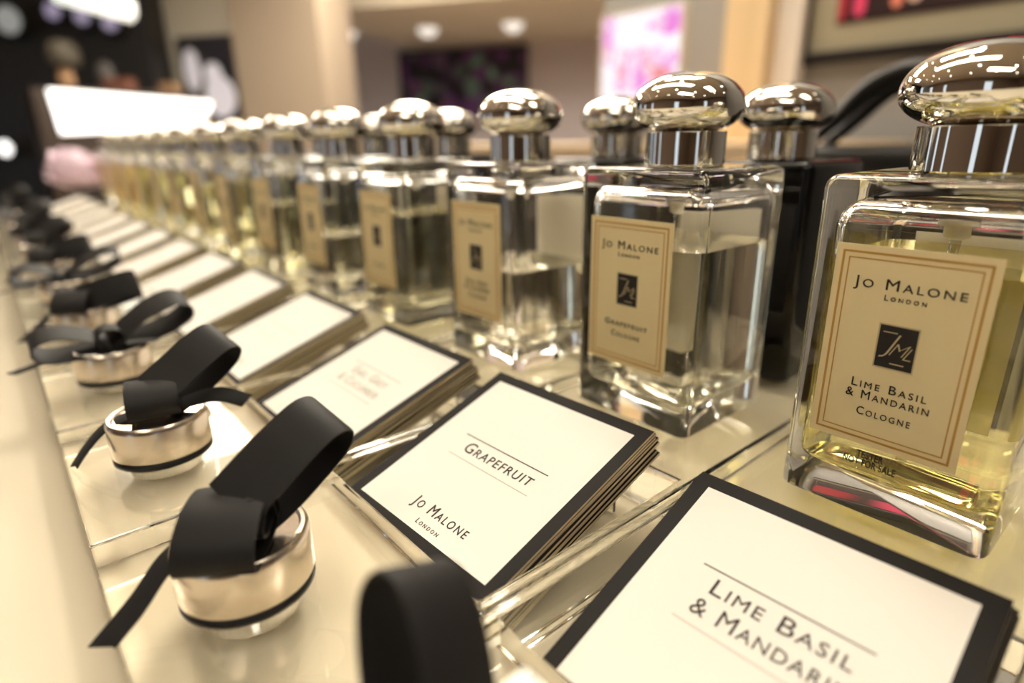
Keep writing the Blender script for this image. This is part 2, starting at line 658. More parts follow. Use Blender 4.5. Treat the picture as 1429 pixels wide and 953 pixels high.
def body_mesh(name, m, hollow=True):
    bm = bmesh.new()
    h = W / 2
    box(bm, -h, h, -h, h, 0, HB)
    vert = [e for e in bm.edges if abs(e.verts[0].co.z - e.verts[1].co.z) > 0.1]
    bmesh.ops.bevel(bm, geom=vert, offset=0.04, segments=4, profile=0.5, affect='EDGES')
    top = [e for e in bm.edges if min(v.co.z for v in e.verts) > HB - 1e-4 and len(e.link_faces) == 2]
    bmesh.ops.bevel(bm, geom=top, offset=0.035, segments=4, profile=0.5, affect='EDGES')
    bot = [e for e in bm.edges if max(v.co.z for v in e.verts) < 1e-4 and len(e.link_faces) == 2]
    bmesh.ops.bevel(bm, geom=bot, offset=0.012, segments=2, profile=0.5, affect='EDGES')
    bmesh.ops.recalc_face_normals(bm, faces=bm.faces[:])
    if hollow:
        b2 = bmesh.new()
        cavity(b2, 0.0, 0.845, True)
        for f in b2.faces:
            f.normal_flip()
        tmp = bpy.data.meshes.new('tmp')
        b2.to_mesh(tmp)
        b2.free()
        bm.from_mesh(tmp)
        bpy.data.meshes.remove(tmp)
    me = new_mesh(name, bm, m, normals=False)
    shade(me, 35)
    return me


def shade(me, deg):
    for p in me.polygons:
        p.use_smooth = True
    me.set_sharp_from_angle(angle=math.radians(deg))


def cavity(bm, grow, top, round_top):
    h = W / 2 - 0.036 + grow
    zb = 0.105 - grow
    box(bm, -h, h, -h, h, zb, top)
    vert = [e for e in bm.edges if abs(e.verts[0].co.z - e.verts[1].co.z) > 0.1]
    bmesh.ops.bevel(bm, geom=vert, offset=0.055, segments=5, profile=0.5, affect='EDGES')
    bot = [e for e in bm.edges if max(v.co.z for v in e.verts) < zb + 1e-4 and len(e.link_faces) == 2]
    bmesh.ops.bevel(bm, geom=bot, offset=0.03, segments=4, profile=0.5, affect='EDGES')
    if round_top:
        tp = [e for e in bm.edges if min(v.co.z for v in e.verts) > top - 1e-4 and len(e.link_faces) == 2]
        bmesh.ops.bevel(bm, geom=tp, offset=0.08, segments=7, profile=0.5, affect='EDGES')
    bmesh.ops.recalc_face_normals(bm, faces=bm.faces[:])


def liquid_mesh(level, m):
    bm = bmesh.new()
    cavity(bm, 0.0015, level, False)
    me = new_mesh('cologne', bm, m, normals=False)
    shade(me, 35)
    return me


def cap_mesh():
    bm = bmesh.new()
    prof = [(0.0, 0.907), (0.134, 0.907), (0.138, 0.911), (0.138, 1.018), (0.138, 1.022)]
    a, b, bl, zc, ex = 0.191, 0.116, 0.092, 1.098, 2.12
    n = 30
    t0 = -1.02
    pts = []
    for k in range(n + 1):
        t = t0 + (PI / 2 - t0) * k / n
        r = a * max(0.0, math.cos(t)) ** (2 / ex)
        z = zc + (b if t > 0 else bl) * math.copysign(abs(math.sin(t)) ** (2 / ex), t)
        pts.append((r if k < n else 0.0, z))
    prof += [(0.1385, pts[0][1] - 0.001)] + pts
    prof[3:5] = [(0.138, pts[0][1] - 0.005)]
    lathe(bm, prof, 72, cap=False)
    me = new_mesh('cap', bm, SILVER)
    shade(me, 30)
    return me


GLASS_ME = body_mesh('glass_body', GLASS)
CAP_ME = cap_mesh()
bm = bmesh.new()
lathe(bm, [(0.0135, 0.125), (0.0135, 0.74)], 14)
TUBE_ME = new_mesh('spray_tube', bm, TUBE, smooth=True)
bm = bmesh.new()
lathe(bm, [(0.014, 0.735), (0.03, 0.75), (0.03, 0.80), (0.045, 0.805), (0.045, 0.843)], 24)
PUMP_ME = new_mesh('spray_pump', bm, PUMP, smooth=True)

yl = -W / 2 - 0.0015          # label sits on the front face
bm = bmesh.new()
LC = -0.014
box(bm, LC - LW / 2, LC + LW / 2, yl - 0.003, yl, LZ0, LZ1)
LABEL_ME = new_mesh('label', bm, PAPER)


bm = bmesh.new()
box(bm, -0.165, 0.165, W / 2 + 0.0015, W / 2 + 0.004, 0.20, 0.745)
BACKLABEL_ME = new_mesh('back_label', bm, PAPERWHITE)


def frame(bm, x0, x1, z0, z1, w, y, mi=0, d=0.0008):
    for a, b, c, e in ((x0, x1, z0, z0 + w), (x0, x1, z1 - w, z1), (x0, x0 + w, z0 + w, z1 - w), (x1 - w, x1, z0 + w, z1 - w)):
        box(bm, a, b, y - d, y, c, e, mi)


bm = bmesh.new()
for ins, w in ((0.016, 0.0055), (0.032, 0.003)):
    frame(bm, LC - LW / 2 + ins, LC + LW / 2 - ins, LZ0 + ins, LZ1 - ins, w, yl - 0.0031)
BORDER_ME = new_mesh('gold_border', bm, GOLD)
EZ = 0.493
bm = bmesh.new()
e = 0.046
box(bm, LC - 0.044 - .0, LC + 0.044, yl - 0.0042, yl - 0.0031, EZ - e - 0.012, EZ + e + 0.008, 0)
frame(bm, LC - 0.046, LC + 0.046, EZ - e - 0.014, EZ + e + 0.010, 0.003, yl - 0.0042, 1)
EMBLEM_ME = new_mesh('emblem', bm, [INK, SILVERINK])
bm = bmesh.new()
M0 = lambda x, z: face_matrix(LC + x, yl - 0.0056, z)
add_text(bm, 'J', 0.074, M0(-0.017, EZ + 0.006), shear=0.45, caps=False, bold=-0.0012)
add_text(bm, 'M', 0.050, M0(0.001, EZ - 0.008), shear=0.5, caps=False, bold=-0.001)
add_text(bm, 'L', 0.050, M0(0.025, EZ - 0.014), shear=0.5, caps=False, bold=-0.001)
for (x, z, w) in ((-0.018, EZ + 0.036, 0.016), (0.008, EZ - 0.044, 0.016)):
    bx = box(bm, LC + x - w, LC + x + w, yl - 0.0058, yl - 0.005, z - 0.0014, z + 0.0014)
MONO_ME = new_mesh('monogram', bm, SILVERINK, normals=False)


def label_lettering(lines, extra=True):
    bm = bmesh.new()
    y = yl - 0.0044
    if extra:
        add_text(bm, 'Jo Malone', 0.040, face_matrix(LC, y, 0.645), spacing=1.25, width=0.245)
        add_text(bm, 'London', 0.020, face_matrix(LC, y, 0.613), spacing=1.5, width=0.092)
    for s, size, z, w in lines:
        add_text(bm, s, size, face_matrix(LC, y, z), spacing=1.25, width=w)
    return new_mesh('lettering', bm, INK, normals=False)


LET_CITRUS = label_lettering([('Grapefruit', 0.030, 0.362, 0.19), ('Cologne', 0.030, 0.322, 0.128)])
LET_LIME = label_lettering([('Lime Basil', 0.034, 0.378, 0.174), ('& Mandarin', 0.034, 0.348, 0.194), ('Cologne', 0.032, 0.302, 0.127)])
LET_EARL = label_lettering([('Earl Grey', 0.030, 0.374, 0.16), ('& Cucumber', 0.030, 0.345, 0.19), ('Cologne', 0.030, 0.308, 0.127)])
LET_PLAIN = label_lettering([('Cologne', 0.030, 0.325, 0.127)])
bm = bmesh.new()
for s, z, w in (('TESTER', 0.178, 0.066), ('NOT FOR SALE', 0.154, 0.130)):
    add_text(bm, s, 0.029, face_matrix(LC - 0.012, -W / 2 - 0.0012, z), spacing=1.1, width=w, caps=False, bold=0.0007)
TESTER_ME = new_mesh('tester_print', bm, INK, normals=False)

BOTTLE_DATA = [
    (0.690, LIQ_YELLOW, LET_LIME, 'glass cologne bottle of yellow liquid at the front right, labelled with lime and mandarin'),
    (0.645, LIQ_CLEAR, LET_CITRUS, 'glass tester bottle with nearly clear liquid, behind the printed grapefruit card'),
    (0.445, LIQ_CLEAR, LET_EARL, 'half empty glass bottle of clear liquid, third in the front row'),
    (0.615, LIQ_PALE, LET_PLAIN, 'glass bottle two thirds full of pale liquid, fourth in the front row'),
    (0.40, LIQ_CLEAR, LET_PLAIN, 'under half full glass bottle with clear liquid, fifth in the front row'),
]
FILL = [(0.55, LIQ_PALE), (0.70, LIQ_STRAW), (0.62, LIQ_STRAW), (0.74, LIQ_STRAW), (0.66, LIQ_PALE), (0.76, LIQ_YELLOW), (0.70, LIQ_STRAW), (0.75, LIQ_YELLOW), (0.72, LIQ_STRAW)]
B_Y = 1.66 + W / 2
for i, x in enumerate(BX):
    if i < len(BOTTLE_DATA):
        lv, lm, let, lab = BOTTLE_DATA[i]
    else:
        lv, lm = FILL[i - len(BOTTLE_DATA)]
        let = LET_PLAIN
        lab = f'blurred glass bottle of yellowish cologne, {ORD[i]} along the front row'
        if i == len(BX) - 1:
            lab = 'blurred yellowish cologne bottle at the far end of the front row'
    t = thing('perfume_bottle', lab, 'perfume bottle', (x, B_Y, 0.0012), (0, 0, math.radians(random.uniform(-1.2, 1.2)) if i > 2 else 0), 'glass cologne bottles in the front row')
    link('glass_body', GLASS_ME, t)
    link('cologne', liquid_mesh(lv, lm), t)
    link('cap', CAP_ME, t)
    link('spray_tube', TUBE_ME, t)
    link('spray_pump', PUMP_ME, t)
    lb = link('label', LABEL_ME, t)
    link('gold_border', BORDER_ME, lb)
    link('emblem', EMBLEM_ME, lb)
    link('monogram', MONO_ME, lb)
    link('lettering', let, lb)
    link('tester_print', TESTER_ME, t)
    link('back_label', BACKLABEL_ME, t)

# black bottles in the row behind
DARK_ME = body_mesh('bottle_body', BLACKGLASS, hollow=False)
DX = [-1.335, -2.255, -3.80, -4.92, -5.95, -6.95]
for i, x in enumerate(DX):
    lab = ['black bottle with silver ball cap, between the two nearest clear bottles',
           'black bottle mostly hidden behind the grapefruit bottle, its silver cap showing at left of it',
           'hidden black bottle whose silver cap shows just right of the fourth clear bottle cap',
           'hidden black bottle whose silver cap shows between the fourth and fifth clear bottle caps',
           'hidden black bottle whose silver cap peeks out left of the fifth clear bottle cap',
           'hidden black bottle whose cap sits behind the sixth clear bottle cap'][i]
    t = thing('black_perfume_bottle', lab, 'perfume bottle', (x, 2.662, 0.0012), group='black bottles in the back row')
    link('bottle_body', DARK_ME, t)
    link('cap', CAP_ME, t)

# ------------------------------------------------------------------ fragrance cards
CW, CL, CT = 0.682, 0.705, 0.0078


def card_mesh():
    bm = bmesh.new()
    h = CW / 2
    b = 0.042
    box(bm, -h, h, 0, CL, 0, CT, 1)
    for f in bm.faces:
        f.material_index = 1
        if sum(v.co.z for v in f.verts) < 1e-6:
            f.material_index = 2
    top = [f for f in bm.faces if all(abs(v.co.z - CT) < 1e-5 for v in f.verts)]
    bmesh.ops.delete(bm, geom=top, context='FACES_ONLY')
    o_ = [(-h, 0), (h, 0), (h, CL), (-h, CL)]
    i_ = [(-h + b, b), (h - b, b), (h - b, CL - b), (-h + b, CL - b)]
    O = [bm.verts.new((x, y, CT)) for x, y in o_]
    I = [bm.verts.new((x, y, CT)) for x, y in i_]
    bm.faces.new(I).material_index = 0
    for k in range(4):
        bm.faces.new((O[k], O[(k + 1) % 4], I[(k + 1) % 4], I[k])).material_index = 2
    bmesh.ops.remove_doubles(bm, verts=bm.verts[:], dist=1e-5)
    return new_mesh('fragrance_card', bm, [CARD, CARDEDGE, CARDBLACK])


CARD_ME = card_mesh()


def flat(x, y):
    return Matrix.Translation((x, y, CT + 0.0008))


def rule(bm, x0, x1, y, w, mi):
    box(bm, x0, x1, y - w / 2, y + w / 2, CT + 0.0001, CT + 0.0007, mi)


def card_print(lines, faint=0):
    bm = bmesh.new()
    n = max(1, len(lines))
    ytop = 0.400 + 0.048 * (n - 1)
    rule(bm, -0.185, 0.185, ytop, 0.0034, faint)
    for k, (s, w) in enumerate(lines):
        add_text(bm, s, 0.062, flat(0.012, ytop - 0.044 - k * 0.062), mi=faint, spacing=1.12, width=w)
    rule(bm, -0.175, 0.185, ytop - 0.044 - (n - 1) * 0.062 - 0.046, 0.002, 1)
    add_text(bm, 'Jo Malone', 0.052, flat(0.02, 0.118), mi=faint, spacing=1.25, width=0.245)
    add_text(bm, 'London', 0.024, flat(0.02, 0.070), mi=faint, spacing=1.5, width=0.10)
    return new_mesh('lettering', bm, [INK, FAINT], normals=False)


P_LIME = card_print([('Lime Basil', 0.30), ('& Mandarin', 0.33)])
P_CITRUS = card_print([('Grapefruit', 0.30)])
P_EARL = card_print([('Earl Grey', 0.27), ('& Cucumber', 0.32)], 1)
P_PLAIN = card_print([], 1)
STACK_TEXT = [P_LIME, P_CITRUS, P_EARL] + [P_PLAIN] * 11
TOPLAB = ['cream card with black border at the bottom right, printed with lime and mandarin lines',
          'cream card with black border and sharp printed fruit name, in the middle of the photo',
          'black bordered cream card with faint two line print, on the third card stack']
CARD_AT = [(-0.418, 0.690, -0.095, 2.3, 6), (-1.274, 0.674, -0.044, 2.4, 12), (-2.165, 0.668, -0.048, 0.6, 11), (-3.10, 0.672, -0.045, 0.3, 11)]
for i in range(len(BX)):
    if i < 4:
        xc, y0, zt, yw, n = CARD_AT[i]
    else:
        xc, y0, zt, yw, n = LIDX[i] + random.uniform(0, 0.02), 0.67, -0.045, random.uniform(-1, 1), 10
    yw = math.radians(yw)
    for k in range(n):
        # k = 0 is the top card
        off = (k + 1) * CT * 1.08
        top = k == 0
        jx = 0 if top else random.uniform(-0.008, 0.008)
        jy = 0 if top else random.uniform(-0.006, 0.008)
        jr = 0 if top else math.radians(random.uniform(-0.9, 0.9))
        R0 = Matrix.Rotation(yw, 3, 'Z') @ Matrix.Rotation(TILT, 3, 'X')
        p = Vector((xc, y0, zt)) + R0 @ Vector((jx, jy, -off))
        o = link('fragrance_card', CARD_ME, None, p, (R0 @ Matrix.Rotation(jr, 3, 'Z')).to_euler())
        if top:
            lab = TOPLAB[i] if i < 3 else f'top card of the {ORD[i]} stack, cream with a black border'
            tag(o, lab, 'card', 'top cards of the stacks')
            link('lettering', STACK_TEXT[i], o)
        else:
            tag(o, f'black bordered card lying under the top one in the {ORD[i]} stack', 'card', f'cards under the top one in the {ORD[i]} stack')

# ------------------------------------------------------------------ silver lids with ribbon bows
LR, LH = 0.153, 0.150
bm = bmesh.new()
lathe(bm, [(0.0, 0.026), (LR - 0.006, 0.026), (LR, 0.032), (LR, LH - 0.018), (LR - 0.003, LH - 0.007), (LR - 0.010, LH), (LR - 0.018, LH - 0.001),
           (LR - 0.024, LH - 0.008), (0.0, LH - 0.009)], 72, cap=False)
LID_ME = new_mesh('lid_shell', bm, LIDMETAL)
shade(LID_ME, 40)
bm = bmesh.new()
lathe(bm, [(LR - 0.010, 0.0015), (LR - 0.001, 0.006), (LR - 0.001, 0.022), (LR - 0.010, 0.0255)], 64)
GASKET_ME = new_mesh('gasket', bm, RUBBER, smooth=True)
bm = bmesh.new()
lathe(bm, [(0.0, -0.105), (0.088, -0.105), (0.100, -0.095), (0.104, -0.08), (0.104, 0.001)], 48, cap=False)
PLUG_ME = new_mesh('stopper', bm, STOPPER, smooth=True)

# each bow: strips given as (name, points (axis, side, height), width direction(s), width(s), slant of the cut end)
SIDE = (0, 1, 0)
BOW_A = [
    ('ribbon_loop', [(-0.03, 0, 0.250), (0.04, 0, 0.312), (0.11, 0, 0.368), (0.178, 0, 0.405), (0.230, 0, 0.390), (0.230, 0, 0.33), (0.165, 0, 0.26), (0.09, 0, 0.20), (0.03, 0, 0.170)], SIDE, (0.155, 0.138), 0, 16, 22),
    ('ribbon_loop', [(0.05, 0, 0.235), (0.00, 0, 0.256), (-0.08, 0, 0.248), (-0.145, 0, 0.205), (-0.155, 0, 0.152), (-0.11, 0, 0.146), (-0.02, 0, 0.156), (0.03, 0, 0.185), (0.01, 0, 0.225), (-0.05, 0, 0.228), (-0.090, 0, 0.195), (-0.06, 0, 0.178), (-0.01, 0, 0.195)], SIDE, 0.172, 0, 54),
    ('ribbon_tail', [(0.02, 0.03, 0.155), (-0.07, 0.035, 0.152), (-0.15, 0.03, 0.125), (-0.225, 0.0, 0.07), (-0.30, -0.022, 0.022)], ((0, 1, 0), (0.1, 1, 0.35)), (0.075, 0.062), 0.5),
    ('ribbon_knot', [(0.05, 0, 0.150), (0.066, 0, 0.19), (0.060, 0, 0.235), (0.038, 0, 0.256), (0.010, 0, 0.258)], SIDE, 0.150, 0),
]
BOW_B = [
    ('ribbon_loop', [(-0.02, 0, 0.245), (0.05, 0, 0.30), (0.12, 0, 0.358), (0.19, 0, 0.395), (0.238, 0, 0.378), (0.236, 0, 0.32), (0.17, 0, 0.25), (0.09, 0, 0.195), (0.03, 0, 0.165)], SIDE, (0.155, 0.14), 0, 22, 26),
    ('ribbon_loop', [(0.03, 0.0, 0.158), (-0.07, 0, 0.160), (-0.105, 0, 0.205), (-0.06, 0, 0.255), (0.02, 0, 0.262), (0.075, 0, 0.225), (0.04, 0, 0.180), (-0.03, 0, 0.178), (-0.055, 0, 0.205), (-0.01, 0, 0.225)], (0, 1, 0), 0.150, 0, 78),
    ('ribbon_tail', [(0.02, 0.01, 0.155), (-0.07, 0.02, 0.153), (-0.15, 0.035, 0.125), (-0.21, 0.04, 0.07), (-0.25, 0.045, 0.02)], SIDE, (0.075, 0.07), 0.6),
    ('ribbon_tail', [(0.02, -0.02, 0.155), (0.10, -0.04, 0.175), (0.18, -0.09, 0.19), (0.25, -0.15, 0.165)], ((0, 1, 0), (0.2, 0.6, 0.8)), (0.07, 0.05), 0.4),
    ('ribbon_knot', [(0.04, 0, 0.150), (0.056, 0, 0.18), (0.05, 0, 0.215), (0.025, 0, 0.232), (0.0, 0, 0.232)], SIDE, 0.13, 0),
]
BOW_C = [
    ('ribbon_loop', [(0.0, 0, 0.165), (0.06, 0, 0.215), (0.16, 0, 0.285), (0.27, 0, 0.325), (0.335, 0, 0.30), (0.325, 0, 0.245), (0.22, 0, 0.195), (0.10, 0, 0.168), (0.0, 0, 0.158)], (0, 1, 0.35), 0.15, 0),
    ('ribbon_loop', [(0.0, 0, 0.170), (-0.08, 0, 0.220), (-0.18, 0, 0.250), (-0.26, 0, 0.235), (-0.275, 0, 0.185), (-0.21, 0, 0.150), (-0.10, 0, 0.150), (0.0, 0, 0.160)], (0, 1, 0.2), 0.16, 0),
    ('ribbon_tail', [(0.0, 0.01, 0.156), (-0.10, 0.02, 0.154), (-0.20, 0.03, 0.135), (-0.28, 0.03, 0.115), (-0.36, 0.03, 0.10)], SIDE, (0.07, 0.06), 0.5),
    ('ribbon_tail', [(0.0, -0.02, 0.155), (0.10, -0.05, 0.160), (0.17, -0.08, 0.158)], SIDE, (0.07, 0.06), 0.4),
    ('ribbon_knot', [(0.045, 0, 0.150), (0.058, 0, 0.19), (0.03, 0, 0.232), (-0.03, 0, 0.228), (-0.05, 0, 0.18), (-0.035, 0, 0.150)], SIDE, 0.128, 0),
]
BOW_D = [BOW_A[0][:5] + (6, 62), BOW_A[1], BOW_A[2], BOW_C[3], BOW_A[3]]
BOW_0 = [
    ('ribbon_loop', [(0.00, 0, 0.165), (0.03, 0, 0.28), (0.09, 0, 0.375), (0.155, 0, 0.425), (0.21, 0, 0.42), (0.225, 0, 0.36), (0.17, 0, 0.26), (0.09, 0, 0.185), (0.0, 0, 0.155)], SIDE, 0.128, 0, 0, 22),
    BOW_A[1], BOW_A[2], BOW_A[3],
]
BOWS = [BOW_0, BOW_A, BOW_B, BOW_C, BOW_D, BOW_C, BOW_D, BOW_B, BOW_D, BOW_B, BOW_C, BOW_D, BOW_A, BOW_B]
BANG = [185, 90, 90, 90, 96, 82, 100, 88, 78, 95, 86, 92, 84, 96]     # bow axis, degrees from +X
LIDLAB = ['silver lid at the bottom edge of the photo, only its black ribbon loop showing',
          'silver jar lid with tall black ribbon loop and long tail, beside the grapefruit card',
          'silver jar lid with rolled black ribbon, behind the nearest fully visible lid',
          'silver jar lid with black bow of two open loops, fourth tray']
for i, x in enumerate(LIDX):
    lab = LIDLAB[i] if i < 4 else f'blurred silver lid with black ribbon bow on the {ORD[i]} tray'
    t = thing('jar_lid', lab, 'jar lid', (x, LID_Y, 0.0), (0, 0, math.radians(BANG[i])), 'ribboned silver lids on the trays')
    link('lid_shell', LID_ME, t)
    link('gasket', GASKET_ME, t)
    link('stopper', PLUG_ME, t)
    bow = None
    for nm, pts, wd, wi, sl, *tr in BOWS[i][::-1]:
        bm = bmesh.new()
        strip(bm, pts, wd, wi, slant=sl, turn=tr[0] if tr else 0.0, roll=tr[1] if len(tr) > 1 else 0.0)
        me = new_mesh(nm, bm, RIBBON)
        shade(me, 50)
        if bow is None:
            bow = link('ribbon_bow', me, t)
        else:
            link(nm, me, bow)

# ------------------------------------------------------------------ peonies at the end of the counter
PINKS = [mat('peony_pale_pink', srgb(232, 210, 224), 0.7), mat('peony_pink', srgb(222, 178, 192), 0.7)]
LEAF = mat('leaf_green', srgb(58, 62, 40), 0.6)
VASE = mat('dark_vase', srgb(40, 30, 30), 0.3)


def petal_ball(bm, c, r, mi, n=34):
    c = Vector(c)
    for k in range(n):
        z = 1 - 1.55 * (k + 0.5) / n
        a = k * 2.39996
        d = Vector((math.sqrt(max(0, 1 - z * z)) * math.cos(a), math.sqrt(max(0, 1 - z * z)) * math.sin(a), z))
        u = d.cross(Vector((0.1, 0.2, 1))).normalized()
        w = u.cross(d)
        rr = r * (0.82 + 0.18 * ((k * 7) % 5) / 4)
        rows = []
        for j in range(4):
            s = j / 3
            wdt = r * 0.55 * math.sin(PI * (0.18 + 0.62 * s))
            base = c + d * rr * (0.45 + 0.55 * s) - w * r * 0.5 * (0.5 - s)
            rows.append([bm.verts.new(base + u * wdt * q - d * rr * 0.18 * q * q * (1 - s * 0.4)) for q in (-1, -0.4, 0.4, 1)])
        for A, B in zip(rows, rows[1:]):
            for q in range(3):
                f = bm.faces.new((A[q], A[q + 1], B[q + 1], B[q]))
                f.material_index = mi


FL = at_depth(100, 250, 11.3)
FX, FY = FL.x, FL.y
FX, FY = -14.75, 1.62
t = thing('peony_vase', 'low dark vase of blurred pale pink peonies at the far end of the counter', 'flowers', (FX, FY, Z_C))
bm = bmesh.new()
lathe(bm, [(0.0, 0.002), (0.26, 0.002), (0.34, 0.10), (0.36, 0.22), (0.33, 0.30), (0.30, 0.30), (0.30, 0.26), (0, 0.26)], 32, cap=False)
obj('vase', bm, VASE, t, smooth=True)
for k, (dx, dy, dz, r) in enumerate(((-0.1, -0.20, 0.62, 0.55), (0.12, 0.42, 0.72, 0.36))):
    bm = bmesh.new()
    petal_ball(bm, (dx, dy, dz), r, k % 2)
    bl = obj('peony_bloom', bm, PINKS, t, smooth=True)
    m = bl.modifiers.new('thickness', 'SOLIDIFY')
    m.thickness = 0.0012
    bm = bmesh.new()
    tube(bm, [(dx * 0.3, dy * 0.3, 0.2), (dx * 0.8, dy * 0.8, 0.45), (dx, dy, dz - r * 0.3)], 0.025)
    obj('stem', bm, LEAF, bl)

# ------------------------------------------------------------------ things on and along the walls
# framed picture on the picture wall
fx0, fz0 = at_wall(1115, 94, YW).x, at_wall(1115, 94, YW).z
fx1, fz1 = fx0 + 6.4, fz0 + 5.2
t = thing('framed_picture', 'dark framed picture of pink and red make-up on the wall at upper right', 'picture', (fx0, YW - 0.002, fz0))
w, h = fx1 - fx0, fz1 - fz0
bm = bmesh.new()
fw = 0.22
for a, b, c, d in ((0, w, 0, fw), (0, w, h - fw, h), (0, fw, fw, h - fw), (w - fw, w, fw, h - fw)):
    box(bm, a, b, -0.28, 0, c, d, bevel=0.015)
obj('picture_frame', bm, DARKWOOD, t)
bm = bmesh.new()
box(bm, fw, w - fw, -0.10, 0, fw, h - fw)
obj('mat_board', bm, MATBOARD, t)
px, pz = at_wall(1170, 36, YW).x - fx0, at_wall(1170, 36, YW).z - fz0
bm = bmesh.new()
pw = w - px - 0.5
box(bm, px, px + pw, -0.125, -0.101, pz, h - 0.7, 0)
items = [(0.02, 0.16, 1, 0.06), (0.30, 0.52, 2, 0.10), (0.98, 1.16, 3, 0.16), (1.24, 1.50, 4, 0.22), (1.52, 1.90, 3, 0.30), (2.0, 2.4, 1, 0.34), (2.5, 2.9, 5, 0.2), (3.0, 3.5, 2, 0.25), (3.7, 4.1, 1, 0.2)]
for a, b, mi, z in items:
    if b < pw:
        r = (b - a) / 2
        pts = [Vector((px + (a + b) / 2 + r * math.cos(q), -0.127, pz + z + r + r * math.sin(q))) for q in [PI + PI * k / 8 for k in range(9)]]
        pts += [Vector((px + b, -0.127, pz + 1.9 + z)), Vector((px + a, -0.127, pz + 1.9 + z))]
        prism(bm, pts, (0, 1, 0), 0.002, mi)
obj('print', bm, [mat('print_dark', srgb(38, 14, 18), 0.5), mat('print_red', srgb(178, 38, 58), 0.5), mat('print_pink', srgb(226, 70, 112), 0.5),
                  mat('print_peach', srgb(232, 138, 112), 0.5), mat('print_cream', srgb(238, 206, 180), 0.5), mat('print_plum', srgb(92, 24, 44), 0.5)], t)

# back-lit pink poster
PINKPOSTER = blobs('pink_poster_light', [(0.0, srgb(255, 250, 255)), (0.40, srgb(252, 244, 252)), (0.50, srgb(228, 96, 206)), (0.62, srgb(248, 226, 250)), (0.70, srgb(226, 24, 50)), (0.84, srgb(255, 246, 252)), (1.0, srgb(232, 110, 206))], 24.0, strength=1.25)
a, b = at_wall(847, 12, YW), at_wall(953, 152, YW)
a2 = at_wall(953, 12, YW)
bx0, bx1 = a.x, b.x
bz0, bz1 = at_wall(847, 152, YW).z, at_wall(900, 14, YW).z
t = thing('poster_lightbox', 'glowing pink and white lightbox poster on the wall behind the bottles', 'lightbox', (bx0, YW - 0.002, bz0))
bm = bmesh.new()
for q in ((0, bx1 - bx0, 0, 0.06), (0, bx1 - bx0, bz1 - bz0 - 0.06, bz1 - bz0), (0, 0.06, 0.06, bz1 - bz0 - 0.06), (bx1 - bx0 - 0.06, bx1 - bx0, 0.06, bz1 - bz0 - 0.06)):
    box(bm, q[0], q[1], -0.22, 0, q[2], q[3])
obj('lightbox_frame', bm, TRIMMETAL, t)
bm = bmesh.new()
box(bm, 0.06, bx1 - bx0 - 0.06, -0.18, 0, 0.06, bz1 - bz0 - 0.06)
obj('poster', bm, PINKPOSTER, t)

# dark painting in the recess
PAINT = blobs('painting_colours', [(0.0, srgb(16, 14, 22)), (0.40, srgb(26, 22, 32)), (0.55, srgb(120, 64, 140)), (0.68, srgb(36, 26, 32)), (0.76, srgb(120, 160, 146)), (0.88, srgb(34, 20, 30)), (0.94, srgb(150, 66, 70)), (1.0, srgb(104, 70, 134))], 5.5, strength=0.0)
c0 = on_plane(P_RECESS, 565, 178)
t = thing('dark_painting', 'large dark painting with purple and green patches in the recess', 'painting', c0)
pl0 = (P_RECESS[0] - c0, P_RECESS[1], P_RECESS[2])
r, n = P_RECESS[1], P_RECESS[2]
wd = (on_plane(P_RECESS, 738, 178) - c0).dot(r)
hg = on_plane(P_RECESS, 565, 72).z - c0.z
up = Vector((0, 0, 1))


def slab_on(r, n, x0, x1, z0, z1, d0, d1, bm, mi=0):
    prism(bm, [r * x0 + up * z0 + n * d1, r * x1 + up * z0 + n * d1, r * x1 + up * z1 + n * d1, r * x0 + up * z1 + n * d1], n, d0 - d1, mi)


bm = bmesh.new()
slab_on(r, n, 0.3, wd - 0.3, 0.3, hg - 0.3, 0.02, 0.45, bm)
obj('canvas', bm, PAINT, t)
bm = bmesh.new()
for q in ((0, wd, 0, 0.3), (0, wd, hg - 0.3, hg), (0, 0.3, 0.3, hg - 0.3), (wd - 0.3, wd, 0.3, hg - 0.3)):
    slab_on(r, n, *q, 0.02, 0.6, bm)
obj('painting_frame', bm, DARKWOOD, t)

# dark print with two pale figures-like shapes on the left wall
c0 = on_plane(P_LEFT, 270, 168)
r, n = P_LEFT[1], P_LEFT[2]
wd = (on_plane(P_LEFT, 346, 168) - c0).dot(r)
hg = on_plane(P_LEFT, 270, 54).z - c0.z
t = thing('dark_poster', 'dark poster with two pale bluish shapes on the left wall', 'poster', c0)
bm = bmesh.new()
slab_on(r, n, 0, wd, 0, hg, 0.02, 0.3, bm, 0)


def ell(cx_, cz_, rx, rz, mi, d):
    pts = [r * (cx_ + rx * math.cos(2 * PI * k / 20)) + up * (cz_ + rz * math.sin(2 * PI * k / 20)) + n * (d + 0.02) for k in range(20)]
    prism(bm, pts, -n, 0.02, mi)


ell(wd * 0.18, hg * 0.62, wd * 0.15, hg * 0.26, 1, 0.302)
ell(wd * 0.62, hg * 0.28, wd * 0.28, hg * 0.26, 1, 0.304)
ell(wd * 0.55, hg * 0.55, wd * 0.16, hg * 0.15, 1, 0.306)
obj('poster_print', bm, [mat('poster_dark', srgb(30, 27, 34), 0.6), mat('poster_pale_blue', srgb(236, 236, 255), 0.6)], t)
bm = bmesh.new()
e = 0.12
for q in ((-e, wd + e, -e, 0), (-e, wd + e, hg, hg + e), (-e, 0, 0, hg), (wd, wd + e, 0, hg)):
    slab_on(r, n, *q, 0.02, 0.36, bm)
obj('poster_frame', bm, DARKWOOD, t)

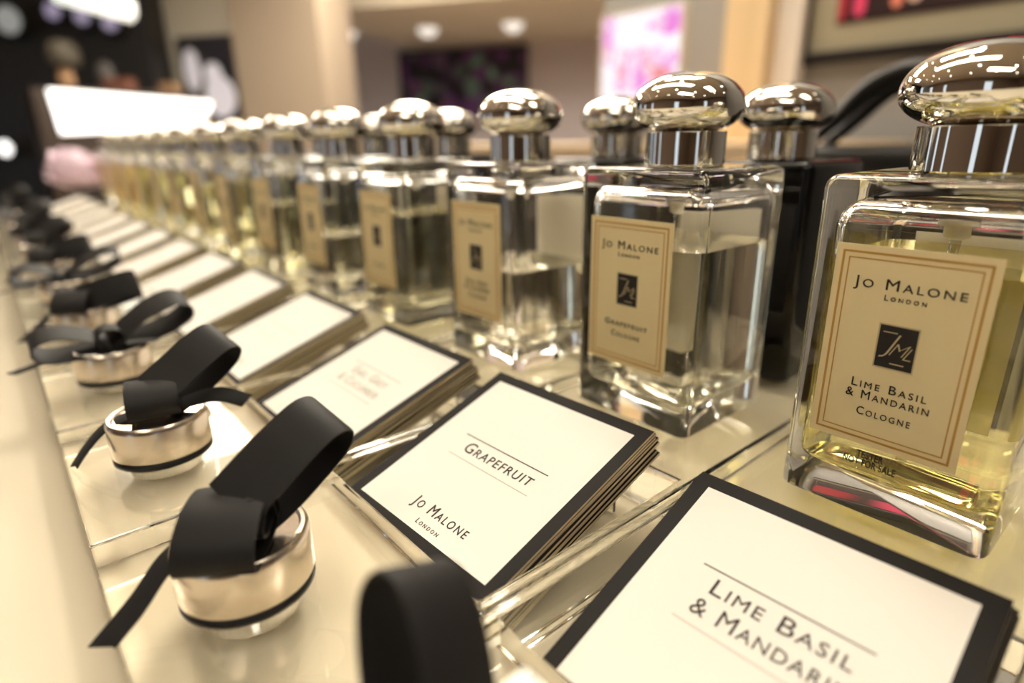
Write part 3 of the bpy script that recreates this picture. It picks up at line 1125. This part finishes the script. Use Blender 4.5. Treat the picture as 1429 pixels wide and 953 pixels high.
# low cabinet behind the counter
cx0, cx1 = at_wall(560, 205, 10).x, at_wall(1160, 205, 10).x
ctop = 0.90
bm = bmesh.new()
t = thing('low_cabinet', 'long low cabinet with a beige top behind the bottle rows', 'cabinet', (cx0, 10, FLOOR_Z))
L = cx1 - cx0
box(bm, 0, L, 0.1, 3.0, 0.02, ctop - FLOOR_Z - 0.3)
obj('cabinet_body', bm, BROWNPANEL, t)
bm = bmesh.new()
box(bm, -0.1, L + 0.1, 0, 3.1, ctop - FLOOR_Z - 0.3, ctop - FLOOR_Z, bevel=0.03)
obj('worktop', bm, BEIGETOP, t)

# black handbag at the right
hb = Vector((-1.95, 5.6, 0))
t = thing('display_plinth', 'dark plinth carrying a black handbag behind the nearest bottle', 'plinth', (hb.x, hb.y, FLOOR_Z))
bm = bmesh.new()
box(bm, -1.5, 1.7, -0.5, 0.9, 0.02, -FLOOR_Z + 0.35, bevel=0.02)
obj('plinth_body', bm, BROWNPANEL, t)
bm = bmesh.new()
box(bm, -1.55, 1.75, -0.55, 0.95, -FLOOR_Z + 0.35, -FLOOR_Z + 0.40)
obj('plinth_top', bm, BLACKWALL, t)
t = thing('handbag', 'black handbag with arched handles behind the nearest bottle cap', 'handbag', (hb.x, hb.y, 0.402))
bm = bmesh.new()
box(bm, -0.85, 1.1, -0.28, 0.38, 0.0, 0.52, bevel=0.1, seg=3)
obj('bag_body', bm, LEATHER, t, smooth=True)
for dy in (-0.14, 0.24):
    bm = bmesh.new()
    pts = spline([(-0.60, dy, 0.48), (-0.35, dy, 0.72), (-0.12, dy, 0.95), (0.15, dy, 1.05), (0.42, dy, 0.98), (0.62, dy, 0.72), (0.72, dy, 0.48)], 6)
    tube(bm, pts, [0.04 + 0.04 * math.sin(PI * k / (len(pts) - 1)) for k in range(len(pts))], 10)
    obj('handle', bm, LEATHER, t, smooth=True)

# black shop fixture at far left with glowing counter front
P_DARK = facing_plane(52, 0.0, 100)
a = on_plane(P_DARK, 214, 100)
b = on_plane(P_DARK, -420, 100)
bm = bmesh.new()
prism(bm, [Vector((b.x, b.y, FLOOR_Z)), Vector((a.x, a.y, FLOOR_Z)), Vector((a.x, a.y, CEIL_Z)), Vector((b.x, b.y, CEIL_Z))], -P_DARK[2], 3)
t = obj('wall_far', bm, BLACKWALL)
tag(t, kind='structure')

P_GLOW = facing_plane(43, math.radians(43), 170)
t = thing('lit_counter', 'far dark counter with a glowing white front at upper left', 'counter', Vector((on_plane(P_GLOW, 180, 150).x, on_plane(P_GLOW, 180, 150).y, FLOOR_Z)))
base = Vector(t.location) / S
bm = bmesh.new()
P = [on_plane(P_GLOW, *p) - base for p in ((66, 124), (296, 142), (290, 160), (262, 178), (86, 187))]
prism(bm, P, -P_GLOW[2], 0.3)
obj('glowing_front', bm, PANELWHITE, t)
bm = bmesh.new()
q0, q1 = on_plane(P_GLOW, 60, 190) - base, on_plane(P_GLOW, 300, 190) - base
zt0 = (on_plane(P_GLOW, 66, 122) - base).z
prism(bm, [Vector((q0.x, q0.y, 0.02)), Vector((q1.x, q1.y, 0.02)), Vector((q1.x, q1.y, zt0)), Vector((q0.x, q0.y, zt0))], -P_GLOW[2], 3.5)
bmesh.ops.translate(bm, verts=bm.verts[:], vec=-P_GLOW[2] * 0.31)
obj('counter_body', bm, BROWNPANEL, t)
# goods standing on it
TAN = mat('tan_goods', srgb(140, 108, 78), 0.6)
OLIVE = mat('olive_goods', srgb(66, 60, 48), 0.6)
RUST = mat('rust_goods', srgb(112, 70, 54), 0.6)
GREYG = mat('grey_goods', srgb(80, 76, 74), 0.6)
goods = [('tan_jar', 96, 20, 124, 30, TAN, 'tan jar standing on the left end of the far lit counter', 'jar'),
         ('olive_hat', 92, 40, 92, 34, OLIVE, 'olive grey rounded hat set on the tan jar, far left', 'hat'),
         ('rust_box', 170, 36, 131, 16, RUST, 'low rust brown box in the middle of the far lit counter', 'box'),
         ('pale_box', 240, 22, 137, 12, TAN, 'small pale box near the right end of the far lit counter', 'box'),
         ('grey_bag', 150, 22, 117, 40, GREYG, 'dark grey rounded bag standing behind the rust brown box', 'bag')]
for nm, xpx, wpx, ypx, hpx, m, lab, cat in goods:
    back = 1.2 if nm != 'grey_bag' else 2.75
    pl = (P_GLOW[0] - P_GLOW[2] * back, P_GLOW[1], P_GLOW[2])
    c = on_plane(pl, xpx, ypx)
    k = (c - EYE).dot(FW) / F_PX
    wu, hu = wpx * k, hpx * k
    zb = base.z + zt0 + 0.02
    if nm == 'olive_hat':
        zb += 30 * k
    bm = bmesh.new()
    if nm in ('olive_hat', 'grey_bag', 'tan_jar'):
        lathe(bm, [(0, 0), (wu * 0.42, 0), (wu * 0.5, hu * 0.15), (wu * 0.5, hu * 0.6), (wu * 0.36, hu * 0.9), (0, hu)], 20, cap=False)
    else:
        box(bm, -wu / 2, wu / 2, -0.5, 0.5, 0, hu, bevel=0.08)
    o = obj(nm, bm, m, None, (c.x, c.y, zb), (0, 0, YAW), smooth=nm in ('olive_hat', 'grey_bag', 'tan_jar'))
    tag(o, lab, cat)


def bar_lamp(name, label, p0, p1, hpl, r, m):
    pl = facing_plane(hpl, 0, 100)
    A, B = on_plane(pl, *p0), on_plane(pl, *p1)
    t = thing(name, label, 'lamp', A)
    bm = bmesh.new()
    tube(bm, [(0, 0, 0), (B - A) * 0.5, B - A], r, 16)
    obj('light_tube', bm, m, t, smooth=True)
    bm = bmesh.new()
    off = Vector((0, 0, r * 1.2))
    tube(bm, [off, (B - A) * 0.5 + off, B - A + off], r * 0.5, 10)
    for f in (0.2, 0.8):
        q = (B - A) * f + off
        tube(bm, [q, q + Vector((0, 0, (CEIL_Z - (A.z + q.z)) / 2)), q + Vector((0, 0, CEIL_Z - (A.z + q.z)))], 0.06, 8)
    obj('lamp_housing', bm, BLACKWALL, t, smooth=True)
    return t


bar_lamp('bar_lamp', 'bright white bar lamp hanging at the upper left', (80, -12), (182, 15), 41, 0.62, TUBEWHITE)


def disc_lamp(name, label, x, y, h, r, m, group=None):
    pl = facing_plane(h, 0, 100)
    c = on_plane(pl, x, y)
    t = thing(name, label, 'lamp', c, (PI / 2, 0, YAW), group=group)
    bm = bmesh.new()
    lathe(bm, [(0, 0.10), (r, 0.10), (r, 0.0), (0, 0.0)], 24, cap=False)
    obj('lens', bm, m, t)
    bm = bmesh.new()
    lathe(bm, [(r * 1.02, 0.08), (r * 1.15, 0.08), (r * 1.15, -1.2), (0, -1.2), (0, -0.02), (r * 1.02, -0.02)], 24, cap=False)
    obj('lamp_housing', bm, BLACKWALL, t)
    return t


for k, (x, y) in enumerate(((74, 15), (115, 22), (154, 31))):
    disc_lamp('led_lamp', 'dim lavender lamp below the bar lamp, ' + ['leftmost', 'middle', 'rightmost'][k] + ' of three', x, y, 50.7, 0.6, LAVENDER, 'lavender lamps at upper left')
disc_lamp('wall_lamp', 'small white lamp at the left edge, level with the bottle caps', 8, 207, 50.7, 0.55, PANELWHITE)
disc_lamp('round_lamp', 'dim pale lamp in the top left corner', 12, 28, 50.7, 0.95, mat('pale_lamp_glow', (0.1, 0.1, 0.1, 1), emit=srgb(150, 150, 146), strength=0.9))

# ------------------------------------------------------------------ ceiling lights
def downlight_meshes(r, m):
    bm = bmesh.new()
    lathe(bm, [(r * 1.25, 0.0), (r * 1.25, -0.08), (r, -0.06), (r, 0.0)], 28, cap=False)
    a = new_mesh('trim_ring', bm, TRIMMETAL, smooth=True)
    bm = bmesh.new()
    dome = 0.03 if r < 0.8 else 0.9
    lathe(bm, [(0, -dome - 0.005)] + [(r * math.sin(PI / 2 * k / 6), -0.005 - dome * math.cos(PI / 2 * k / 6)) for k in range(1, 7)] + [(0, -0.005)], 24, cap=False)
    return a, new_mesh('lens', bm, m)


D_MAIN = downlight_meshes(0.42, SPOT)
D_DIM = downlight_meshes(1.05, SPOTDIM)


def downlight(x, y, D, label, group, z=CEIL_Z):
    t = thing('downlight', label, 'ceiling light', (x, y, z), group=group)
    link('trim_ring', D[0], t)
    link('lens', D[1], t)


def at_ceiling(x, y):
    d = ray(x, y)
    return EYE + d * ((CEIL_Z - 1) / d.z)


for k, (x, y) in enumerate(((484, 44), (597, 39), (716, 32))):
    p = EYE + ray(x, y) * ((SOFFIT_Z - 1) / ray(x, y).z)
    downlight(p.x, p.y, D_DIM, 'pale round ceiling light over the recess, ' + ['leftmost', 'middle', 'rightmost'][k] + ' of three', 'ceiling lights over the recess', SOFFIT_Z)
for gx in (-34, -24, -14, -4, 6, 16):
    for gy in (-14, -5, 4, 12):
        if gx < -20 and gy > 5:
            continue
        downlight(gx + 1.5 * math.sin(gy), gy, D_MAIN, 'small bright round light in the shop ceiling above the counter', 'ceiling lights above the counter')


def fill_panel(x, y, w, d, rot=0, lamp=PANELFILL):  # added soft fill light overhead, out of view
    t = thing('fill_panel_light', 'flat rectangular fill light added in the ceiling, out of view', 'ceiling light', (x, y, CEIL_Z), (0, 0, rot), group='added fill panels in the ceiling')
    bm = bmesh.new()
    for a, b, c, e in ((-w / 2 - .2, w / 2 + .2, -d / 2 - .2, -d / 2), (-w / 2 - .2, w / 2 + .2, d / 2, d / 2 + .2), (-w / 2 - .2, -w / 2, -d / 2, d / 2), (w / 2, w / 2 + .2, -d / 2, d / 2)):
        box(bm, a, b, c, e, -0.12, -0.002)
    obj('panel_frame', bm, TRIMMETAL, t)
    bm = bmesh.new()
    box(bm, -w / 2, w / 2, -d / 2, d / 2, -0.06, -0.005)
    obj('diffuser', bm, lamp, t)


fill_panel(-8, 1.0, 17, 2.4)
fill_panel(5, -10, 9, 4)
fill_panel(8, 4, 7, 3)
fill_panel(-24, 16, 14, 6, 0, BACKFILL)
fill_panel(-40, 6, 10, 6, 0, BACKFILL)
fill_panel(-8, 9, 8, 3, 0, BACKFILL)
fill_panel(-22, 34, 14, 6, 0, BACKFILL)
fill_panel(-40, 24, 12, 6, 0, BACKFILL)

# ------------------------------------------------------------------ ambient light of the wider shop
wld = bpy.data.worlds.new('shop_ambience')
sc.world = wld
wld.use_nodes = True
nt = wld.node_tree
bg = nt.nodes['Background']
bg.inputs['Color'].default_value = (0.80, 0.90, 1.0, 1)
bg.inputs['Strength'].default_value = 1.3

# ------------------------------------------------------------------ camera
cd = bpy.data.cameras.new('camera')
cam = bpy.data.objects.new('camera', cd)
COL.objects.link(cam)
cd.sensor_fit = 'HORIZONTAL'
cd.sensor_width = 36.0
cd.lens = F_PX / 1429 * 36.0
cd.clip_start = 0.005
cd.clip_end = 100
R = Matrix((RT, -DN, -FW)).transposed()
cam.matrix_world = Matrix.Translation(EYE * S) @ R.to_4x4()
cd.dof.use_dof = True
cd.dof.focus_distance = 1.66 * S
cd.dof.aperture_fstop = 4.9
cd.dof.aperture_blades = 7
sc.camera = cam

# ------------------------------------------------------------------ render look
sc.view_settings.view_transform = 'Standard'
sc.view_settings.look = 'None'
sc.view_settings.gamma = 1
sc.view_settings.use_curve_mapping = False
sc.view_settings.exposure = -0.22
cy = sc.cycles
cy.max_bounces = 24
cy.transmission_bounces = 20
cy.transparent_max_bounces = 40
cy.glossy_bounces = 8
cy.diffuse_bounces = 5
cy.sample_clamp_indirect = 20
cy.blur_glossy = 0.0
cy.use_denoising = True
try:
    cy.denoiser = 'OPENIMAGEDENOISE'
except Exception:
    pass
